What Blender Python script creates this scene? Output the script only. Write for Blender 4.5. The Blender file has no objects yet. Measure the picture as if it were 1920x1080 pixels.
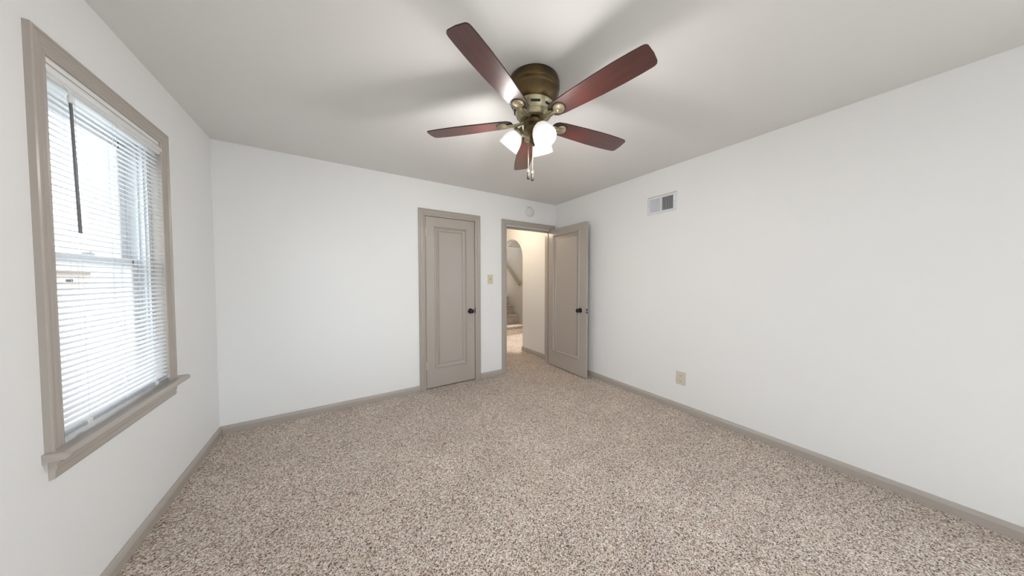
import bpy, math, random
from mathutils import Vector, Matrix
random.seed(7)
sc = bpy.context.scene
COL = sc.collection
PI = math.pi

# ------------------------------------------------------------------ camera
def make_camera():
    yaw, pitch, roll = 0.5675, -0.0303, -0.0006
    f = Vector((math.sin(yaw) * math.cos(pitch), math.cos(yaw) * math.cos(pitch), math.sin(pitch)))
    r = Vector((math.cos(yaw), -math.sin(yaw), 0))
    u = r.cross(f)
    r2 = r * math.cos(roll) + u * math.sin(roll)
    u2 = u * math.cos(roll) - r * math.sin(roll)
    cam = bpy.data.cameras.new('camera')
    cam.sensor_width = 36
    cam.lens = 510.12 * 36 / 1920
    cam.clip_start = 0.02
    cam.clip_end = 500
    o = bpy.data.objects.new('camera', cam)
    COL.objects.link(o)
    m = Matrix((r2, u2, -f)).transposed().to_4x4()
    m.translation = Vector((0.858, -3.2065, 1.2952))
    o.matrix_world = m
    sc.camera = o
make_camera()

# ------------------------------------------------------------------ light and exposure
SKY = 1.7
SUN = 5.0
LAMP = 0.24
BULB_W = 3.7
sc.view_settings.view_transform = 'Standard'
sc.view_settings.look = 'None'
sc.view_settings.gamma = 1
sc.view_settings.exposure = 1.76
world = bpy.data.worlds.new('overcast_sky')
sc.world = world
world.use_nodes = True
wn = world.node_tree.nodes
wl = world.node_tree.links
bg = wn['Background']
tc = wn.new('ShaderNodeTexCoord')
sx = wn.new('ShaderNodeSeparateXYZ')
rp = wn.new('ShaderNodeValToRGB')
rp.color_ramp.elements[0].position = 0.0
rp.color_ramp.elements[0].color = (0.90, 0.96, 1.0, 1)
rp.color_ramp.elements[1].position = 0.8
rp.color_ramp.elements[1].color = (0.80, 0.88, 1.0, 1)
wl.new(tc.outputs['Generated'], sx.inputs[0])
wl.new(sx.outputs['Z'], rp.inputs[0])
wl.new(rp.outputs[0], bg.inputs['Color'])
bg.inputs['Strength'].default_value = SKY

fill_sun = bpy.data.lights.new('fill_sun', 'SUN')  # added sun; its bounce off the floor behind the viewer fills the room
fill_sun.energy = SUN
fill_sun.angle = math.radians(3)
fill_sun.color = (1.0, 0.985, 0.97)
so = bpy.data.objects.new('fill_sun', fill_sun)
COL.objects.link(so)
so.rotation_euler = Vector((-0.06, 0.46, -0.88)).to_track_quat('-Z', 'Y').to_euler()

def portal(name, loc, rot, sx_, sy_):
    l = bpy.data.lights.new(name, 'AREA')
    l.shape = 'RECTANGLE'
    l.size = sx_
    l.size_y = sy_
    l.cycles.is_portal = True
    o = bpy.data.objects.new(name, l)
    COL.objects.link(o)
    o.location = loc
    o.rotation_euler = rot
portal('window_portal', (-0.19, -1.1475, 1.38), (0, -PI / 2, 0), 1.36, 0.78)      # points to +x
portal('window_portal', (1.4, -5.80, 1.28), (PI / 2, 0, 0), 2.0, 1.9)
portal('window_portal', (3.86, -4.60, 1.28), (0, PI / 2, 0), 1.9, 1.6)             # points to +y

def point(name, loc, power, color, radius):
    l = bpy.data.lights.new(name, 'POINT')
    l.energy = power
    l.color = color
    l.shadow_soft_size = radius
    o = bpy.data.objects.new(name, l)
    COL.objects.link(o)
    o.location = loc
point('hall_light', (3.0, 0.75, 2.2), 3.9, (1.0, 0.80, 0.58), 0.08)
point('landing_fill', (4.0, 1.45, 2.06), 1.5, (1.0, 0.93, 0.84), 0.05)  # added lamp that brightens the landing ceiling and walls
ll = bpy.data.lights.new('landing_daylight_spot', 'SPOT')  # added spot that stands in for daylight on the landing floor
ll.energy = 60
ll.color = (1.0, 0.93, 0.82)
ll.spot_size = math.radians(54)
ll.spot_blend = 0.5
ll.shadow_soft_size = 0.05
lo = bpy.data.objects.new('landing_daylight_spot', ll)
COL.objects.link(lo)
lo.location = (4.2, 1.42, 2.15)

# ------------------------------------------------------------------ materials
def mat(name, color, rough=0.5, metal=0.0, spec=0.5):
    m = bpy.data.materials.new(name)
    m.use_nodes = True
    b = m.node_tree.nodes['Principled BSDF']
    b.inputs['Base Color'].default_value = (*color, 1)
    b.inputs['Roughness'].default_value = rough
    b.inputs['Metallic'].default_value = metal
    b.inputs['Specular IOR Level'].default_value = spec
    return m
def nodes(m):
    return m.node_tree.nodes, m.node_tree.links, m.node_tree.nodes['Principled BSDF']
def add_bump(m, scale, strength, dist=0.002, detail=3, stretch=None):
    n, l, b = nodes(m)
    t = n.new('ShaderNodeTexCoord')
    no = n.new('ShaderNodeTexNoise')
    no.inputs['Scale'].default_value = scale
    no.inputs['Detail'].default_value = detail
    src = t.outputs['Object']
    if stretch:
        mp = n.new('ShaderNodeMapping')
        mp.inputs['Scale'].default_value = stretch
        l.new(src, mp.inputs[0])
        src = mp.outputs[0]
    l.new(src, no.inputs['Vector'])
    bu = n.new('ShaderNodeBump')
    bu.inputs['Strength'].default_value = strength
    bu.inputs['Distance'].default_value = dist
    l.new(no.outputs['Fac'], bu.inputs['Height'])
    l.new(bu.outputs[0], b.inputs['Normal'])
def add_mottle(m, c1, c2, scale, detail=3, stretch=None, lo=0.35, hi=0.65):
    n, l, b = nodes(m)
    t = n.new('ShaderNodeTexCoord')
    no = n.new('ShaderNodeTexNoise')
    no.inputs['Scale'].default_value = scale
    no.inputs['Detail'].default_value = detail
    src = t.outputs['Object']
    if stretch:
        mp = n.new('ShaderNodeMapping')
        mp.inputs['Scale'].default_value = stretch
        l.new(src, mp.inputs[0])
        src = mp.outputs[0]
    l.new(src, no.inputs['Vector'])
    r = n.new('ShaderNodeValToRGB')
    r.color_ramp.elements[0].position = lo
    r.color_ramp.elements[0].color = (*c1, 1)
    r.color_ramp.elements[1].position = hi
    r.color_ramp.elements[1].color = (*c2, 1)
    l.new(no.outputs['Fac'], r.inputs[0])
    l.new(r.outputs[0], b.inputs['Base Color'])

M_wall = mat('wall_paint', (0.86, 0.86, 0.858), 0.62, spec=0.3)
add_bump(M_wall, 90, 0.12)
M_ceil = mat('ceiling_paint', (0.80, 0.79, 0.775), 0.75, spec=0.2)
add_bump(M_ceil, 60, 0.12)
M_trim = mat('taupe_trim_paint', (0.43, 0.385, 0.345), 0.25)
add_bump(M_trim, 25, 0.08, 0.003)
M_wood = mat('cherry_wood', (0.10, 0.02, 0.015), 0.33)
add_mottle(M_wood, (0.032, 0.0060, 0.0055), (0.092, 0.017, 0.012), 9, 6, (1.2, 14, 14), 0.3, 0.72)
M_wood.node_tree.nodes['Principled BSDF'].inputs['Coat Weight'].default_value = 1.0
M_wood.node_tree.nodes['Principled BSDF'].inputs['Coat Roughness'].default_value = 0.36
M_wood_edge = mat('dark_blade_edge', (0.03, 0.01, 0.008), 0.5)
M_bronze = mat('antique_bronze', (0.105, 0.070, 0.030), 0.34, 0.75)
add_mottle(M_bronze, (0.075, 0.052, 0.026), (0.16, 0.105, 0.042), 9, 4)
M_brass = mat('pale_antique_brass', (0.43, 0.37, 0.23), 0.32, 0.7)
add_mottle(M_brass, (0.36, 0.31, 0.19), (0.52, 0.46, 0.31), 30, 4)
M_pewter = mat('dark_pewter', (0.085, 0.075, 0.062), 0.45, 0.4)
M_black = mat('matte_black', (0.012, 0.011, 0.012), 0.35)
M_slot = mat('slot_dark', (0.015, 0.012, 0.010), 0.7)
M_knob = mat('oil_rubbed_black_knob', (0.014, 0.010, 0.012), 0.22, 0.3)
M_hinge = mat('painted_hinge', (0.45, 0.40, 0.34), 0.4)
M_white = mat('white_enamel', (0.80, 0.80, 0.80), 0.35)
M_vinyl = mat('white_vinyl', (0.80, 0.82, 0.84), 0.35)
M_slat = mat('blind_slat', (0.86, 0.87, 0.89), 0.4)
M_wand = mat('smoky_wand', (0.16, 0.15, 0.16), 0.25)
M_cord = mat('white_cord', (0.75, 0.76, 0.78), 0.7)
M_metalgrey = mat('grey_rail', (0.45, 0.47, 0.50), 0.4)
M_ivory = mat('ivory_plastic', (0.66, 0.60, 0.42), 0.35)
M_almond = mat('almond_plastic', (0.68, 0.62, 0.52), 0.35)
M_detector = mat('detector_plastic', (0.74, 0.73, 0.76), 0.4)
M_vent = mat('vent_enamel', (0.74, 0.75, 0.80), 0.35)
M_vent_slat = mat('vent_louver_enamel', (0.80, 0.82, 0.86), 0.4)
M_duct = mat('duct_dark', (0.05, 0.05, 0.055), 0.7)
M_tan = mat('tan_strip', (0.50, 0.42, 0.24), 0.6)
M_latch = mat('latch_brass', (0.55, 0.52, 0.48), 0.3, 0.6)
M_rail = mat('handrail_paint', (0.33, 0.26, 0.16), 0.35)
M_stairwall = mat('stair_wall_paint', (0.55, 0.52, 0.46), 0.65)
M_shell = mat('outer_siding', (0.62, 0.62, 0.60), 0.8)

M_shade = mat('frosted_glass_lit', (0.72, 0.74, 0.74), 0.25)
_n, _l, _b = nodes(M_shade)
_b.inputs['Emission Color'].default_value = (1.0, 0.965, 0.92, 1)
_lw = _n.new('ShaderNodeLayerWeight'); _lw.inputs['Blend'].default_value = 0.35
_mr = _n.new('ShaderNodeMapRange'); _mr.inputs['To Min'].default_value = LAMP; _mr.inputs['To Max'].default_value = LAMP * 0.3
_l.new(_lw.outputs['Facing'], _mr.inputs[0]); _l.new(_mr.outputs[0], _b.inputs['Emission Strength'])
M_bulb = mat('lit_bulb', (0.95, 0.95, 0.95), 0.3)
_n, _l, _b = nodes(M_bulb)
_b.inputs['Emission Color'].default_value = (1.0, 0.96, 0.90, 1)
_b.inputs['Emission Strength'].default_value = LAMP * 18

M_glass = bpy.data.materials.new('window_glass')
M_glass.use_nodes = True
_n = M_glass.node_tree.nodes
_l = M_glass.node_tree.links
_n.remove(_n['Principled BSDF'])
_tr = _n.new('ShaderNodeBsdfTransparent')
_tr.inputs[0].default_value = (0.97, 0.985, 0.98, 1)
_gl = _n.new('ShaderNodeBsdfGlossy')
_gl.inputs['Roughness'].default_value = 0.02
_lw = _n.new('ShaderNodeLayerWeight')
_lw.inputs['Blend'].default_value = 0.5
_pw = _n.new('ShaderNodeMath'); _pw.operation = 'POWER'; _pw.inputs[1].default_value = 5
_fr = _n.new('ShaderNodeMath'); _fr.operation = 'MULTIPLY_ADD'; _fr.inputs[1].default_value = 0.96; _fr.inputs[2].default_value = 0.04
_l.new(_lw.outputs['Facing'], _pw.inputs[0])
_l.new(_pw.outputs[0], _fr.inputs[0])
_mx = _n.new('ShaderNodeMixShader')
_l.new(_fr.outputs[0], _mx.inputs[0])
_l.new(_tr.outputs[0], _mx.inputs[1])
_l.new(_gl.outputs[0], _mx.inputs[2])
_l.new(_mx.outputs[0], _n['Material Output'].inputs[0])

def carpet_material():
    m = mat('speckled_frieze_carpet', (0.4, 0.34, 0.3), 0.95, spec=0.1)
    n, l, b = nodes(m)
    t = n.new('ShaderNodeTexCoord')
    # slight warp so the tufts are not a regular cell pattern
    wn_ = n.new('ShaderNodeTexNoise'); wn_.inputs['Scale'].default_value = 70; wn_.inputs['Detail'].default_value = 2
    l.new(t.outputs['Object'], wn_.inputs['Vector'])
    wsc = n.new('ShaderNodeVectorMath'); wsc.operation = 'SCALE'; wsc.inputs['Scale'].default_value = 0.012
    l.new(wn_.outputs['Color'], wsc.inputs[0])
    add = n.new('ShaderNodeVectorMath'); add.operation = 'ADD'
    l.new(t.outputs['Object'], add.inputs[0]); l.new(wsc.outputs[0], add.inputs[1])
    v = n.new('ShaderNodeTexVoronoi'); v.inputs['Scale'].default_value = 220
    l.new(add.outputs[0], v.inputs['Vector'])
    sep = n.new('ShaderNodeSeparateColor'); l.new(v.outputs['Color'], sep.inputs[0])
    r = n.new('ShaderNodeValToRGB')
    cr = r.color_ramp
    cr.interpolation = 'LINEAR'
    cols = [(0.0, (0.10, 0.070, 0.052)), (0.14, (0.22, 0.165, 0.130)), (0.32, (0.46, 0.375, 0.325)),
            (0.62, (0.64, 0.555, 0.50)), (0.85, (0.80, 0.73, 0.675)), (1.0, (0.92, 0.88, 0.83))]
    cr.elements[0].position, cr.elements[0].color = cols[0][0], (*cols[0][1], 1)
    cr.elements[1].position, cr.elements[1].color = cols[-1][0], (*cols[-1][1], 1)
    for p_, c_ in cols[1:-1]:
        e = cr.elements.new(p_); e.color = (*c_, 1)
    l.new(sep.outputs[0], r.inputs[0])
    # hue variation of single yarns
    hs = n.new('ShaderNodeHueSaturation')
    mr = n.new('ShaderNodeMapRange'); mr.inputs['To Min'].default_value = 0.47; mr.inputs['To Max'].default_value = 0.54
    l.new(sep.outputs[1], mr.inputs[0]); l.new(mr.outputs[0], hs.inputs['Hue'])
    mr2 = n.new('ShaderNodeMapRange'); mr2.inputs['To Min'].default_value = 0.5; mr2.inputs['To Max'].default_value = 1.9
    l.new(sep.outputs[2], mr2.inputs[0]); l.new(mr2.outputs[0], hs.inputs['Saturation'])
    l.new(r.outputs[0], hs.inputs['Color'])
    # broad pile-direction patches
    big = n.new('ShaderNodeTexNoise'); big.inputs['Scale'].default_value = 2.6; big.inputs['Detail'].default_value = 5; big.inputs['Roughness'].default_value = 0.65
    l.new(t.outputs['Object'], big.inputs['Vector'])
    mrb = n.new('ShaderNodeMapRange'); mrb.inputs['From Min'].default_value = 0.3; mrb.inputs['From Max'].default_value = 0.7
    mrb.inputs['To Min'].default_value = 0.94; mrb.inputs['To Max'].default_value = 1.14
    l.new(big.outputs['Fac'], mrb.inputs[0]); l.new(mrb.outputs[0], hs.inputs['Value'])
    l.new(hs.outputs[0], b.inputs['Base Color'])
    bu = n.new('ShaderNodeBump'); bu.inputs['Strength'].default_value = 0.8; bu.inputs['Distance'].default_value = 0.005
    inv = n.new('ShaderNodeMath'); inv.operation = 'SUBTRACT'; inv.inputs[0].default_value = 1
    l.new(v.outputs['Distance'], inv.inputs[1]); l.new(inv.outputs[0], bu.inputs['Height'])
    l.new(bu.outputs[0], b.inputs['Normal'])
    return m
M_carpet = carpet_material()

# ------------------------------------------------------------------ mesh helpers
class MB:
    def __init__(s):
        s.v = []; s.f = []; s.sm = []; s.mi = []; s.m = 0
    def add(s, verts, faces, smooth=False):
        b = len(s.v)
        s.v += [tuple(v) for v in verts]
        for f in faces:
            s.f.append([b + i for i in f]); s.sm.append(smooth); s.mi.append(s.m)
    def box(s, x0, x1, y0, y1, z0, z1, M=None):
        V = [Vector((x, y, z)) for z in (z0, z1) for y in (y0, y1) for x in (x0, x1)]
        if M: V = [M @ v for v in V]
        s.add(V, [(0, 2, 3, 1), (4, 5, 7, 6), (0, 1, 5, 4), (2, 6, 7, 3), (0, 4, 6, 2), (1, 3, 7, 5)])
        return s
    def bbox(s, x0, x1, y0, y1, z0, z1, c=0.002, M=None):
        """box with chamfered edges"""
        V = []; F = []
        cx, cy, cz = (x0 + x1) / 2, (y0 + y1) / 2, (z0 + z1) / 2
        hx, hy, hz = (x1 - x0) / 2, (y1 - y0) / 2, (z1 - z0) / 2
        c = min(c, hx * .9, hy * .9, hz * .9)
        idx = {}
        for sx_ in (-1, 1):
            for sy_ in (-1, 1):
                for sz_ in (-1, 1):
                    for ax in range(3):
                        h = [hx - c, hy - c, hz - c]; h[ax] += c
                        idx[(sx_, sy_, sz_, ax)] = len(V)
                        V.append(Vector((cx + sx_ * h[0], cy + sy_ * h[1], cz + sz_ * h[2])))
        S = (-1, 1)
        for ax in range(3):
            for sg in S:
                o = [a for a in range(3) if a != ax]
                q = []
                for (a, b_) in ((-1, -1), (1, -1), (1, 1), (-1, 1)):
                    k = [0, 0, 0]; k[ax] = sg; k[o[0]] = a; k[o[1]] = b_
                    q.append(idx[(*k, ax)])
                F.append(q)
        for ax in range(3):
            o = [a for a in range(3) if a != ax]
            for a in S:
                for b_ in S:
                    k0 = [0, 0, 0]; k1 = [0, 0, 0]
                    k0[ax] = -1; k1[ax] = 1
                    for k in (k0, k1): k[o[0]] = a; k[o[1]] = b_
                    F.append([idx[(*k0, o[0])], idx[(*k1, o[0])], idx[(*k1, o[1])], idx[(*k0, o[1])]])
        for a in S:
            for b_ in S:
                for d in S:
                    F.append([idx[(a, b_, d, 0)], idx[(a, b_, d, 1)], idx[(a, b_, d, 2)]])
        if M: V = [M @ v for v in V]
        s.add(V, F)
        return s
    def lathe(s, prof, n=48, M=None, smooth=True, cap0=False, cap1=False):
        V = []; F = []
        for (r, z) in prof:
            for i in range(n):
                a = 2 * PI * i / n
                V.append(Vector((r * math.cos(a), r * math.sin(a), z)))
        for j in range(len(prof) - 1):
            for i in range(n):
                k = (i + 1) % n
                F.append((j * n + i, j * n + k, (j + 1) * n + k, (j + 1) * n + i))
        if M: V = [M @ v for v in V]
        s.add(V, F, smooth)
        if cap0: s.add(V[:n], [tuple(range(n))])
        if cap1: s.add(V[-n:], [tuple(range(n))])
        return s
    def tube(s, pts, r, n=10, smooth=True, caps=True):
        pts = [Vector(p) for p in pts]
        rs = r if isinstance(r, (list, tuple)) else [r] * len(pts)
        V = []; F = []
        up = Vector((0.0, 0.0, 1.0))
        d0 = (pts[1] - pts[0]).normalized()
        if abs(d0.dot(up)) > 0.95: up = Vector((1, 0, 0))
        u = d0.cross(up).normalized()
        for i, p in enumerate(pts):
            a = pts[max(i - 1, 0)]; b_ = pts[min(i + 1, len(pts) - 1)]
            d = (b_ - a).normalized()
            u = (u - d * u.dot(d)).normalized(); w = d.cross(u)
            for k in range(n):
                t = 2 * PI * k / n
                V.append(p + (u * math.cos(t) + w * math.sin(t)) * rs[i])
        for j in range(len(pts) - 1):
            for k in range(n):
                m = (k + 1) % n
                F.append((j * n + k, j * n + m, (j + 1) * n + m, (j + 1) * n + k))
        s.add(V, F, smooth)
        if caps:
            s.add(V[:n], [tuple(range(n))]); s.add(V[-n:], [tuple(range(n))])
        return s
    def prism(s, poly, h0, h1, fn):
        """polygon extruded between heights; fn maps (a,b,h) to a point"""
        n = len(poly)
        V = [Vector(fn(a, b, h0)) for a, b in poly] + [Vector(fn(a, b, h1)) for a, b in poly]
        F = [tuple(range(n)), tuple(range(n, 2 * n))] + [(i, (i + 1) % n, n + (i + 1) % n, n + i) for i in range(n)]
        s.add(V, F)
        return s
    def build(s, name, mats, parent=None, M=None):
        me = bpy.data.meshes.new(name)
        me.from_pydata(s.v, [], s.f)
        if not isinstance(mats, (list, tuple)): mats = [mats]
        for m in mats: me.materials.append(m)
        for p, a, b_ in zip(me.polygons, s.sm, s.mi):
            p.use_smooth = a; p.material_index = b_
        import bmesh
        bm = bmesh.new(); bm.from_mesh(me)
        bmesh.ops.recalc_face_normals(bm, faces=bm.faces)
        bm.to_mesh(me); bm.free()
        me.update()
        o = bpy.data.objects.new(name, me)
        COL.objects.link(o)
        if parent is not None: o.parent = parent
        if M is not None: o.matrix_basis = M
        return o

def tag(o, label=None, cat=None, group=None, kind=None):
    if label: o['label'] = label
    if cat: o['category'] = cat
    if group: o['group'] = group
    if kind: o['kind'] = kind
    return o
def empty(name, loc=(0, 0, 0), rot=(0, 0, 0)):
    o = bpy.data.objects.new(name, None)
    o.empty_display_size = 0.05
    COL.objects.link(o)
    o.location = loc
    o.rotation_euler = rot
    return o
def wall_with_holes(fn, a0, a1, z0, z1, d0, d1, holes):
    """wall slab in (a,z) with rectangular holes; fn(a0,a1,d0,d1,z0,z1) -> box args"""
    b = MB()
    A = sorted(set([a0, a1] + [h[0] for h in holes] + [h[1] for h in holes]))
    for i in range(len(A) - 1):
        u0, u1 = A[i], A[i + 1]
        cuts = [(h[2], h[3]) for h in holes if h[0] <= u0 + 1e-6 and h[1] >= u1 - 1e-6]
        z = z0
        for (c0, c1) in sorted(cuts):
            if c0 > z + 1e-6: b.box(*fn(u0, u1, d0, d1, z, c0))
            z = c1
        if z < z1 - 1e-6: b.box(*fn(u0, u1, d0, d1, z, z1))
    return b

# ------------------------------------------------------------------ room dimensions (metres, origin = far left floor corner)
W, H, YF = 3.7008, 2.44, -5.60
# window 1 opening in the left wall
WY0, WY1, WZ0, WZ1 = -1.53, -0.768, 0.685, 2.066
# closet opening, entrance opening
CX0, CX1, CZ = 1.700, 2.342, 2.045
EX0, EX1, EZ = 2.803, 3.606, 2.037

def S(o, label, cat):
    return tag(o, label, cat, kind='structure')
# floor of the room and of the hall is one continuous carpet
b = MB()
b.box(-0.02, W + 0.02, YF - 0.02, 0.0, -0.12, 0.0)
b.box(2.45, W, 0.0, 3.2, -0.12, 0.0)
b.box(W, 4.62, 0.0, 3.2, -0.12, 0.0)
b.box(CX0 - 0.1, 2.45, 0.0, 0.72, -0.12, 0.0)
S(b.build('floor', M_carpet), 'beige and brown speckled carpet running wall to wall and out into the hall', 'floor')
S(MB().box(-0.18, W + 0.12, YF - 0.18, 0.12, H, H + 0.1).build('ceiling', M_ceil), 'pale grey-white flat ceiling carrying the fan', 'ceiling')
fx = lambda a0, a1, d0, d1, z0, z1: (d0, d1, a0, a1, z0, z1)
fy = lambda a0, a1, d0, d1, z0, z1: (a0, a1, d0, d1, z0, z1)
b = wall_with_holes(fx, YF, 0.0, 0, H, -0.18, 0.0, [(WY0, WY1, WZ0, WZ1)])
S(b.build('wall_left', M_wall), 'off-white wall that holds the window with the blind', 'wall')
b = wall_with_holes(fy, -0.18, W + 0.12, 0, H, 0.0, 0.12, [(CX0, CX1, 0, CZ), (EX0, EX1, 0, EZ)])
S(b.build('wall_back', M_wall), 'off-white far wall that holds the two taupe doors', 'wall')
b = wall_with_holes(fx, YF, 0.0, 0, H, W, W + 0.12, [(-5.4, -3.8, 0.32, 2.22)])
S(b.build('wall_right', M_wall), 'long plain off-white wall with the vent and outlet', 'wall')
b = wall_with_holes(fy, -0.18, W + 0.12, 0, H, YF - 0.18, YF, [(0.4, 2.4, 0.32, 2.22)])
S(b.build('wall_front', M_wall), 'off-white wall behind the viewer with an added, unseen window', 'wall')
# closet interior
b = MB()
b.box(CX0 - 0.12, CX0 - 0.1, 0.12, 0.72, 0, H); b.box(2.43, 2.45, 0.12, 0.72, 0, H); b.box(CX0 - 0.12, 2.45, 0.72, 0.74, 0, H); b.box(CX0 - 0.12, 2.45, 0.12, 0.74, H, H + 0.02)
S(b.build('wall_closet', M_wall), 'closet walls behind the narrow closed door', 'wall')

# ------------------------------------------------------------------ baseboards
BH = 0.067
BPROF = [(0.0, 0.0), (0.019, 0.0), (0.019, 0.045), (0.016, 0.052), (0.012, 0.060), (0.006, BH), (0.0, BH)]   # (out from wall, z)
def baseboard(name, p0, p1, nrm, label, m0=0, m1=0):
    """p0->p1 along the wall foot; m0/m1: -1 when the end is mitred into a room corner"""
    p0 = Vector(p0); p1 = Vector(p1); nv = Vector(nrm); d = (p1 - p0).normalized()
    V = []; n = len(BPROF)
    for (p, s_, m_) in ((p0, 1, m0), (p1, -1, m1)):
        for (o_, z) in BPROF:
            V.append(Vector((p.x, p.y, 0)) + nv * o_ + d * (s_ * o_ * m_) + Vector((0, 0, z)))
    F = [(i, (i + 1) % n, n + (i + 1) % n, n + i) for i in range(n)] + [tuple(range(n)), tuple(range(n, 2 * n))]
    b = MB(); b.add(V, F)
    S(b.build(name, M_trim), label, 'baseboard')
baseboard('baseboard_left', (0, YF, 0), (0, 0, 0), (1, 0, 0), 'taupe baseboard under the window wall', 1, 1)
baseboard('baseboard_back', (0, 0, 0), (1.634, 0, 0), (0, -1, 0), 'taupe baseboard on the far wall left of the closet door', 1, 0)
baseboard('baseboard_middle', (2.409, 0, 0), (2.733, 0, 0), (0, -1, 0), 'short taupe baseboard between the two doors', 0, 0)
baseboard('baseboard_right', (W, YF, 0), (W, 0, 0), (-1, 0, 0), 'long taupe baseboard under the plain right wall', 1, 1)
baseboard('baseboard_front', (0, YF, 0), (W, YF, 0), (0, 1, 0), 'taupe baseboard behind the viewer', 1, 1)
baseboard('baseboard_hall', (3.70, 0.12, 0), (3.70, 0.90, 0), (-1, 0, 0), 'taupe baseboard in the hall seen through the open door', 0, 0)

# ------------------------------------------------------------------ moulded casings
CPROF = [(0.0, 0.0), (0.0, 0.020), (0.004, 0.024), (0.011, 0.024), (0.015, 0.017), (0.021, 0.015), (0.030, 0.018), (0.043, 0.018),
         (0.049, 0.013), (0.055, 0.013), (0.059, 0.016), (0.066, 0.014), (0.070, 0.010), (0.070, 0.0)]
def u_casing(fn, a0, a1, z0, z1, w, k=1.0):
    """moulding swept up, across and down; a0,a1,z1 outer size; fn(a,z,d)"""
    b = MB(); V = []; n = len(CPROF)
    s_ = w / 0.070
    for (q, d) in CPROF:
        q *= s_; d *= k
        V += [Vector(fn(a0 + q, z0, d)), Vector(fn(a0 + q, z1 - q, d)), Vector(fn(a1 - q, z1 - q, d)), Vector(fn(a1 - q, z0, d))]
    F = []
    for j in range(n - 1):
        for i in range(3):
            F.append((j * 4 + i, j * 4 + i + 1, (j + 1) * 4 + i + 1, (j + 1) * 4 + i))
    b.add(V, F)
    return b
fback = lambda a, z, d: (a, -d, z)

def panel_leaf(fn, w, h, t, px0, px1, pz0, pz1):
    """door leaf with one moulded panel on both faces; fn(a,z,d): d 0..t through the thickness"""
    b = MB()
    prof = [(-0.005, 0.0), (0.0, 0.009), (0.008, 0.011), (0.013, 0.004), (0.016, -0.004), (0.034, -0.012), (0.043, -0.012), (0.046, -0.004), (0.052, -0.004), (0.057, -0.012)]
    for side in (0, 1):
        def q(a, z, r): return Vector(fn(a, z, -r if side == 0 else t + r))
        rings = []
        rings.append([(0, 0), (w, 0), (w, h), (0, h), 0.0])
        for (i_, r) in prof:
            rings.append([(px0 + i_, pz0 + i_), (px1 - i_, pz0 + i_), (px1 - i_, pz1 - i_), (px0 + i_, pz1 - i_), r])
        V = []; F = []
        for R_ in rings:
            V += [q(R_[k][0], R_[k][1], R_[4]) for k in range(4)]
        for j in range(len(rings) - 1):
            for k in range(4):
                m = (k + 1) % 4
                F.append((j * 4 + k, j * 4 + m, (j + 1) * 4 + m, (j + 1) * 4 + k))
        L = (len(rings) - 1) * 4
        F.append((L, L + 1, L + 2, L + 3))
        b.add(V, F)
    c = [(0, 0), (w, 0), (w, h), (0, h)]
    V = [Vector(fn(a, z, 0)) for a, z in c] + [Vector(fn(a, z, t)) for a, z in c]
    b.add(V, [(k, (k + 1) % 4, 4 + (k + 1) % 4, 4 + k) for k in range(4)])
    return b

KNOB = [(0.0, 0.068), (0.012, 0.0675), (0.021, 0.064), (0.0265, 0.057), (0.028, 0.049), (0.026, 0.041), (0.020, 0.034), (0.0125, 0.029),
        (0.0105, 0.024), (0.0105, 0.012), (0.018, 0.010), (0.030, 0.007), (0.033, 0.004), (0.033, 0.0)]
def axis_matrix(origin, direction):
    d = Vector(direction).normalized()
    q = Vector((0, 0, 1)).rotation_difference(d)
    return Matrix.Translation(Vector(origin)) @ q.to_matrix().to_4x4()

# ------------------------------------------------------------------ door 1: closet
d1 = S(empty('door_1', (CX0, 0, 0)), 'narrow closed taupe closet door with one tall moulded panel', 'door')
i1 = Matrix.Translation((-CX0, 0, 0))
u_casing(fback, 1.634, 2.408, 0.0, 2.115, 0.068).build('door_casing', M_trim, d1, i1)
b = MB()     # jamb lining with stop
b.box(CX0, CX0 + 0.012, 0.0, 0.12, 0, CZ); b.box(CX1 - 0.006, CX1, 0.0, 0.12, 0, CZ); b.box(CX0, CX1, 0.0, 0.12, CZ - 0.006, CZ)
b.box(CX0 + 0.010, CX0 + 0.022, 0.042, 0.07, 0, CZ); b.box(CX1 - 0.016, CX1 - 0.004, 0.042, 0.07, 0, CZ); b.box(CX0, CX1, 0.042, 0.07, CZ - 0.018, CZ - 0.004)
b.build('door_jamb', M_trim, d1, i1)
lx, lw = CX0 + 0.016, CX1 - CX0 - 0.026
leaf = panel_leaf(lambda a, z, d: (lx + a, 0.003 + d, 0.012 + z), lw, CZ - 0.024, 0.036, 1.822 - lx, 2.222 - lx, 0.225, 1.912).build('door_leaf', M_trim, d1, i1)
def hinge(o, M):
    b = MB()
    for k in range(5):
        b.lathe([(0.0, -0.045 + k * 0.018), (0.006, -0.045 + k * 0.018), (0.006, -0.028 + k * 0.018), (0.0, -0.028 + k * 0.018)], 12, smooth=False)
    b.lathe([(0.0, 0.052), (0.005, 0.050), (0.0065, 0.046), (0.004, 0.045)], 12)
    b.lathe([(0.004, -0.045), (0.0065, -0.046), (0.005, -0.050), (0.0, -0.052)], 12)
    b.box(0.0, 0.022, -0.001, 0.002, -0.045, 0.045)
    return b.build('hinge', M_hinge, o, M)
for z in (1.852, 0.287):
    hinge(leaf, Matrix.Translation((CX0 + 0.008, -0.004, z)))
tag(MB().lathe(KNOB, 32, axis_matrix((2.272, 0.003, 0.898), (0, -1, 0))).build('door_knob', M_knob, leaf), 'round black door knob')
tag(MB().bbox(CX1 - 0.012, CX1 - 0.003, -0.0135, 0.012, 0.868, 0.932, 0.002).build('strike_plate', M_black, d1, i1), 'small black strike plate')

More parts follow.
